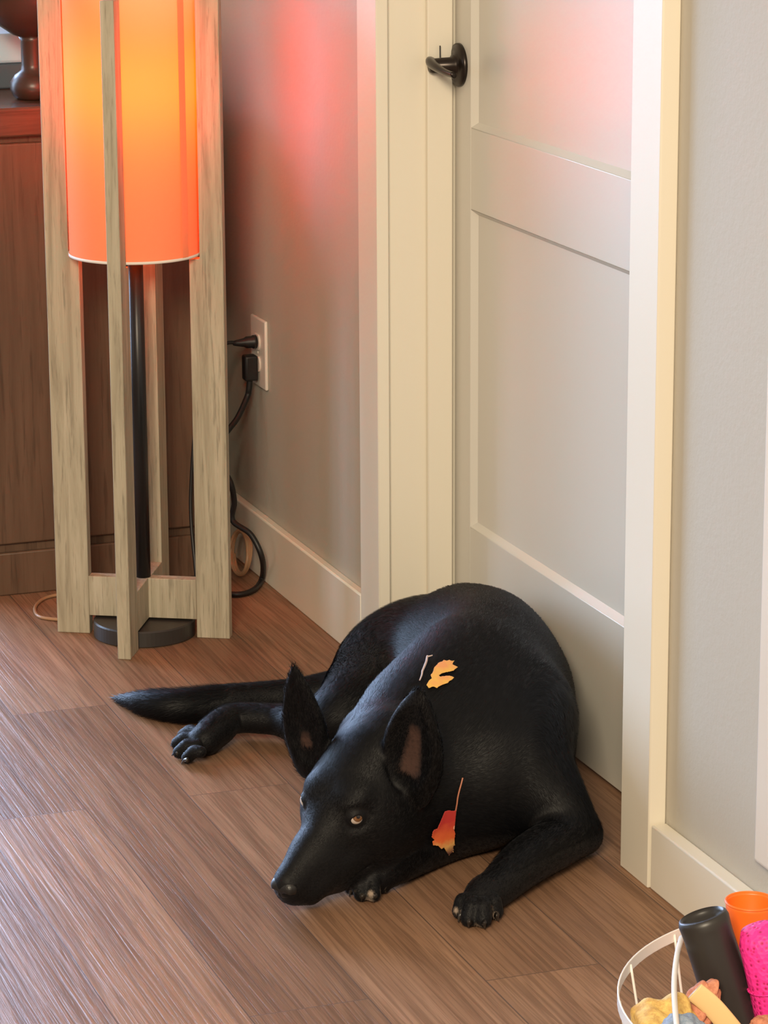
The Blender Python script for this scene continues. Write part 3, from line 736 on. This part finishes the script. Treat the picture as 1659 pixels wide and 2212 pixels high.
coat = bpy.data.objects.new('coat', np_mesh('coat', HV - DOGO, HQ)); COL.objects.link(coat); coat.parent = dog; coat['kind'] = 'stuff'
hc = np.zeros((len(HV), 4), np.float32); hc[:, 3] = 1; hc[:, 1] = np.repeat((col[tri_[ti]] * W3[..., None]).sum(1)[:, 1], 5)
ca = coat.data.color_attributes.new('marks', 'FLOAT_COLOR', 'POINT'); ca.data.foreach_set('color', hc.ravel())
M_HAIR = mat('black_hair', (.005, .005, .006), .50, spec=.20); m = M_HAIR
at_ = nd(m, 'ShaderNodeAttribute'); at_.attribute_name = 'marks'; sp = nd(m, 'ShaderNodeSeparateColor'); lk(m, at_.outputs['Color'], sp.inputs[0])
lk(m, mix(m, (.0035, .0037, .0048), (.38, .30, .23), sp.outputs[1]), bsdf(m).inputs['Base Color'])
coat.data.materials.append(M_HAIR)
# ================================================================== LEAVES
from mathutils.bvhtree import BVHTree
BV = BVHTree.FromPolygons([Vector(v) for v in V], [tuple(int(i) for i in q) for q in Q])
def on_body(u, v, off, fallback):
    d = ray(u, v).normalized(); h = BV.ray_cast(CAMP, d)
    if h[0] is None: return CAMP + d * fallback, None
    return h[0] - d * off, (h[0] - CAMP).length
def leaf_sheet(name, label, outline, ox, oy, sc, m, off, thick=.0007, flat=False):
    px = [(ox + a / sc, oy + b / sc) for a, b in outline]
    cu = sum(p[0] for p in px) / len(px); cv = sum(p[1] for p in px) / len(px)
    c0, dist = on_body(cu, cv, off, 3.9)
    # a fine sheet of cells inside the outline, draped over what it lies on
    st = .9; us = np.arange(min(p[0] for p in px), max(p[0] for p in px) + st, st); vs = np.arange(min(p[1] for p in px), max(p[1] for p in px) + st, st)
    def inside(x, y):
        c = False; n = len(px)
        for i in range(n):
            (x1, y1), (x2, y2) = px[i], px[(i + 1) % n]
            if (y1 > y) != (y2 > y) and x < (x2 - x1) * (y - y1) / (y2 - y1) + x1: c = not c
        return c
    base = dist - off; bm = bmesh.new(); cache = {}
    def vert(i, j):
        if (i, j) not in cache:
            u_, v_2 = us[i], vs[j]; p, dd = on_body(u_, v_2, off, base)
            if flat or dd is None or abs(dd - dist) > .03: p = CAMP + ray(u_, v_2).normalized() * (base - .002 * math.sin(u_ * .3))
            cache[(i, j)] = bm.verts.new(p)
        return cache[(i, j)]
    for i in range(len(us) - 1):
        for j in range(len(vs) - 1):
            if inside(us[i] + st / 2, vs[j] + st / 2): bm.faces.new((vert(i, j), vert(i + 1, j), vert(i + 1, j + 1), vert(i, j + 1)))
    bmesh.ops.smooth_vert(bm, verts=bm.verts, factor=.5, use_axis_x=True, use_axis_y=True, use_axis_z=True)
    bmesh.ops.recalc_face_normals(bm, faces=bm.faces)
    bmesh.ops.solidify(bm, geom=list(bm.faces), thickness=thick)
    root = empty(name, c0, label, 'leaf'); bm.transform(Matrix.Translation(-Vector(c0)))
    obj('leaf_blade', bm, m, root, smooth=True)
    return root, c0, base
M_YL = mat('yellow_leaf', (.72, .42, .10), .55); m = M_YL; v_ = coords(m)
lk(m, mix(m, (.80, .46, .10), (.78, .33, .12), ramp(m, noise(m, v_, 60, 3), [(.4, (0, 0, 0)), (.65, (1, 1, 1))])), bsdf(m).inputs['Base Color'])
yl, yc, _ = leaf_sheet('yellow_leaf', 'small lobed yellow leaf stuck on the back of the black dog',
    [(735, 740), (700, 690), (740, 620), (780, 590), (760, 545), (795, 500), (815, 430), (850, 395), (880, 360), (935, 340), (960, 318), (1000, 330), (1040, 318), (1080, 335), (1118, 325), (1095, 360), (1088, 385), (1130, 405), (1168, 425), (1125, 455), (1110, 475), (1050, 490), (980, 503), (925, 520), (885, 548), (900, 566), (960, 560), (1020, 552), (1075, 560), (1112, 580), (1085, 610), (1040, 632), (1020, 660), (960, 680), (930, 690), (880, 715), (860, 738), (800, 712)],
    820, 1380, 6.91, M_YL, .008)
M_TW = mat('pale_twig', (.52, .40, .36), .6)
tp = [on_body(820 + a / 6.91, 1380 + b / 6.91, .007, 4)[0] for a, b in [(790, 245), (730, 262), (712, 260), (700, 330), (670, 410), (640, 480), (630, 540), (598, 620)]]
tw = empty('twig', tp[3], 'thin pale curved twig on the dog\'s back, left of the yellow leaf', 'twig')
obj('twig_stem', tube([p - tp[3] for p in tp], lambda t: .0008 + .0008 * math.sin(math.pi * t), 8, sub=5), M_TW, tw, smooth=True)
M_RL = mat('red_yellow_leaf', (.5, .1, .03), .5); m = M_RL; tcn = nd(m, 'ShaderNodeTexCoord'); sx = nd(m, 'ShaderNodeSeparateXYZ'); lk(m, tcn.outputs['Object'], sx.inputs[0])
mr = nd(m, 'ShaderNodeMapRange'); mr.inputs['From Min'].default_value = -.045; mr.inputs['From Max'].default_value = .03; lk(m, sx.outputs['Z'], mr.inputs['Value'])
ad = nd(m, 'ShaderNodeMath', operation='MULTIPLY_ADD'); lk(m, noise(m, coords(m), 90, 3), ad.inputs[0]); ad.inputs[1].default_value = .30; lk(m, mr.outputs[0], ad.inputs[2])
sb_ = nd(m, 'ShaderNodeMath', operation='SUBTRACT'); lk(m, ad.outputs[0], sb_.inputs[0]); sb_.inputs[1].default_value = .15
lk(m, ramp(m, sb_.outputs[0], [(.0, (.10, .035, .03)), (.22, (.22, .10, .07)), (.36, (.70, .38, .12)), (.52, (.66, .13, .035)), (.85, (.45, .035, .03))]), bsdf(m).inputs['Base Color'])
rl, rc, rb = leaf_sheet('red_leaf', 'red and yellow leaf with a long stem hanging under the neck of the black dog',
    [(480, 615), (525, 600), (590, 605), (628, 600), (615, 760), (603, 850), (618, 900), (606, 980), (612, 1050), (590, 1065), (600, 1140), (560, 1150), (540, 1190), (500, 1130), (470, 1080), (440, 1100), (400, 1060), (330, 1050), (320, 1000), (350, 985), (312, 950), (325, 880), (345, 850), (385, 835), (420, 760), (445, 700)],
    880, 1650, 5.98, M_RL, .011)
M_RS = mat('red_stem', (.45, .17, .10), .45)
tp = [CAMP + ray(880 + a / 5.98, 1650 + b / 5.98).normalized() * min(rb, (on_body(880 + a / 5.98, 1650 + b / 5.98, .003, rb)[0] - CAMP).length) for a, b in [(715, 180), (695, 260), (670, 350), (650, 440), (640, 520), (625, 605), (608, 760), (600, 850)]]
obj('stem', tube([p - rc for p in tp], .0011, 8, sub=4), M_RS, rl, smooth=True)
# ================================================================== TOY BASKET
M_WIRE = mat('white_coated_wire', (.78, .76, .72), .35)
BC = Vector((-.278, 2.41, 0)); BA, BB, BH, BR = .234, .234, .31, 0.0
bk = empty('wire_basket', BC, 'white wire basket of dog toys standing on the floor at the lower right', 'basket')
def ellp(a, s=1.0, z=0.0):
    x = BA * s * math.cos(a); y = BB * s * math.sin(a); return Vector((x * math.cos(BR) - y * math.sin(BR), x * math.sin(BR) + y * math.cos(BR), z))
def ring(s, z0, z1, th):
    bm = bmesh.new(); n = 96; R_ = []
    for i in range(n):
        a = 2 * math.pi * i / n; p = ellp(a, s); o = p.normalized() * th
        R_.append([bm.verts.new(p + Vector((0, 0, z0))), bm.verts.new(p + o + Vector((0, 0, z0))), bm.verts.new(p + o + Vector((0, 0, z1))), bm.verts.new(p + Vector((0, 0, z1)))])
    for i in range(n):
        A, B_ = R_[i], R_[(i + 1) % n]
        for k in range(4): bm.faces.new((A[k], A[(k + 1) % 4], B_[(k + 1) % 4], B_[k]))
    return bm
obj('rim', ring(1.0, BH - .0125, BH, .0018), M_WIRE, bk, bevel=.0006)
obj('base_ring', tube([ellp(2 * math.pi * i / 48, .66, .003) for i in range(48)], .003, 8, closed=True, raw=True), M_WIRE, bk, smooth=True)
for i in range(16):
    a = 2 * math.pi * (i + .12) / 16
    obj('wire', tube([ellp(a, 1.0, BH - .004), ellp(a, .93, BH * .7), ellp(a, .82, BH * .36), ellp(a, .66, .003)], .0014, 8, sub=5), M_WIRE, bk, smooth=True)
for t in (-.5, 0, .5):
    a = math.acos(t); obj('base_wire', tube([ellp(a, .66, .003), ellp(-a, .66, .003)], .0014, 8, sub=3), M_WIRE, bk, smooth=True)
# bail handle folded over the contents
hp = [at_y(1472, 2026, 2.575), at_y(1463, 2060, 2.53), at_y(1457, 2110, 2.48), at_y(1457, 2160, 2.43), at_y(1463, 2230, 2.36)]
obj('handle', tube([p - BC for p in hp], .0028, 10), M_WIRE, bk, smooth=True)

M_RUB = mat('matte_black_rubber', (.022, .020, .019), .42, spec=.5)
def align(p0, p1):
    d = (p1 - p0); return Matrix.Translation(p0) @ d.to_track_quat('Z', 'Y').to_matrix().to_4x4(), d.length
ct = at_y(1517, 1978, 2.52); cb = at_y(1592, 2215, 2.495)
dirn = (cb - ct).normalized(); cb2 = ct + dirn * .165
tb = empty('black_tube_toy', cb2, 'black rubber tube with a dished end leaning in the white wire basket', 'dog toy')
Mx, ln_ = align(cb2 - cb2, ct - cb2)
r_ = .0250
obj('tube_body', lathe([(.0, .0), (r_ * .9, .0), (r_, .006), (r_ * .985, ln_ - .02), (r_, ln_ - .012), (r_ * 1.02, ln_ - .005), (r_ * .96, ln_ - .0005), (r_ * .86, ln_ + .001), (r_ * .80, ln_ - .003), (r_ * .70, ln_ - .007), (.0, ln_ - .010)], 56, cap=False, M4=Mx), M_RUB, tb, smooth=True)

# orange cup
M_OR = mat('bright_orange_plastic', (.95, .16, .015), .42, **{'Subsurface_Weight': .1})
oc = at_y(1622, 1946, 2.56)
ot = empty('orange_cup', oc - Vector((0, 0, .163)), 'bright orange plastic cup behind the black tube in the basket', 'cup')
obj('cup_body', lathe([(.0, .0), (.017, .0), (.019, .004), (.0248, .158), (.0255, .162), (.0238, .163), (.023, .160), (.017, .01), (.0, .008)], 56, cap=False), M_OR, ot, smooth=True)
obj('cup_rim', tube([(.0249 * math.cos(a), .0249 * math.sin(a), .1625) for a in np.linspace(0, 2 * math.pi, 48, endpoint=False)], .0013, 8, closed=True, raw=True), M_OR, ot, smooth=True)
# magenta mesh toy
M_MG = mat('magenta_mesh_fabric', (.80, .012, .22), .6); m = M_MG
v_ = coords(m, (1, 1, 1)); vo = nd(m, 'ShaderNodeTexVoronoi'); vo.inputs['Scale'].default_value = 190; lk(m, v_, vo.inputs['Vector'])
lk(m, mix(m, (.40, .004, .09), (.90, .03, .30), ramp(m, vo.outputs['Distance'], [(.15, (0, 0, 0)), (.4, (1, 1, 1))])), bsdf(m).inputs['Base Color']); bump(m, vo.outputs['Distance'], .7, .002)
mp1 = at_y(1646, 2004, 2.480); mp0 = at_y(1692, 2235, 2.468); mp0 = mp1 + (mp0 - mp1).normalized() * .158
mt = empty('magenta_toy', mp0, 'magenta mesh fabric toy at the right end of the basket, beside the black tube', 'dog toy')
Mx, ln_ = align(Vector((0, 0, 0)), mp1 - mp0)
b_ = lathe([(.0, .0), (.018, .002), (.023, .012), (.0245, ln_ * .3), (.0245, ln_ * .6), (.025, ln_ * .9), (.021, ln_ * .985), (.011, ln_ + .002), (.0, ln_ + .003)], 56, cap=False, M4=Mx)
for v in b_.verts: v.co += v.co.normalized() * .0016 * math.sin(v.co.z * 90 + math.atan2(v.co.y, v.co.x) * 3)
obj('fabric_body', b_, M_MG, mt, smooth=True)
obj('seam', tube([Mx @ Vector((.0252 * math.cos(a), .0252 * math.sin(a), ln_ * .62)) for a in np.linspace(0, 2 * math.pi, 40, endpoint=False)], .0011, 6, closed=True, raw=True), M_MG, mt, smooth=True)

# chews and small toys: lumpy bodies
def lump(name, label, cat, p, R3, m, rot=(0, 0, 0), amp=.15, fr=3.0, cyl=False, seed=0):
    e = empty(name, p, label, cat); bm = bmesh.new(); bmesh.ops.create_icosphere(bm, subdivisions=5, radius=1)
    rr = random.Random(seed); ph = [rr.uniform(0, 6) for _ in range(6)]
    for v in bm.verts:
        c = v.co.copy()
        if cyl: c = Vector((math.copysign(abs(c.x) ** .6, c.x), c.y, c.z))
        n = 1 + amp * (math.sin(c.x * fr * 2 + ph[0]) * math.sin(c.y * fr + ph[1]) + .5 * math.sin(c.z * fr * 3 + ph[2]) * math.sin(c.x * fr * 4 + ph[3]))
        v.co = Vector((c.x * R3[0], c.y * R3[1], c.z * R3[2])) * n
    bm.transform(Matrix.Rotation(rot[2], 4, 'Z') @ Matrix.Rotation(rot[1], 4, 'Y') @ Matrix.Rotation(rot[0], 4, 'X'))
    obj(name + '_body', bm, m, e, smooth=True); return e
def fuzzy(name, c, c2, sc):
    m = mat(name, c, .75); v_ = coords(m); n = noise(m, v_, sc, 5, .7); lk(m, mix(m, c, c2, ramp(m, n, [(.4, (0, 0, 0)), (.6, (1, 1, 1))])), bsdf(m).inputs['Base Color']); bump(m, n, .8, .002); return m
M_YEL = fuzzy('yellow_plush', (.75, .52, .16), (.55, .33, .10), 120)
M_COR = fuzzy('coral_rope', (.62, .26, .15), (.45, .16, .09), 160)
M_CHEW = mat('pale_rawhide', (.74, .52, .25), .45)
M_BLU = fuzzy('grey_blue_plush', (.22, .29, .40), (.32, .38, .48), 200)
lump('yellow_plush_toy', 'yellow plush toy lying at the left inside the wire basket', 'dog toy', at_y(1425, 2232, 2.46), (.042, .030, .030), M_YEL, (.2, -.35, .5), .16, 3, seed=1)
lump('coral_rope_toy', 'coral coloured rope toy in the middle of the basket, left of the black tube', 'dog toy', at_y(1503, 2190, 2.475), (.0150, .018, .036), M_COR, (.2, .5, .3), .12, 4, seed=2)
lump('grey_blue_toy', 'grey-blue plush toy at the bottom edge of the photo in the basket', 'dog toy', at_y(1475, 2236, 2.40), (.024, .022, .020), M_BLU, (0, .1, 0), .08, 4, seed=3)
lump('small_coral_toy', 'small coral piece at the lower right in the basket, under the magenta toy', 'dog toy', at_y(1652, 2218, 2.42), (.016, .012, .011), M_COR, (0, .1, 0), .08, 4, seed=5)
M_BLK = fuzzy('grey_fleece', (.16, .19, .24), (.24, .27, .32), 150)
lump('grey_blanket', 'grey fleece blanket folded at the bottom of the wire basket', 'blanket', Vector((-.278, 2.42, .105)), (.155, .155, .095), M_BLK, (0, 0, 0), .05, 3, seed=8)
ch0 = at_y(1500, 2142, 2.462); ch1 = at_y(1605, 2255, 2.445)
ck = empty('rawhide_strip', ch0, 'pale yellow rawhide strip lying slanted in front of the black tube', 'dog chew')
d_ = ch1 - ch0
obj('strip', tube([Vector((0, 0, 0)), d_ * .33 + Vector((0, 0, .004)), d_ * .66 + Vector((0, 0, .003)), d_], lambda t: (.0105, .0028), 16, flat=tuple(RT)), M_CHEW, ck, smooth=True)
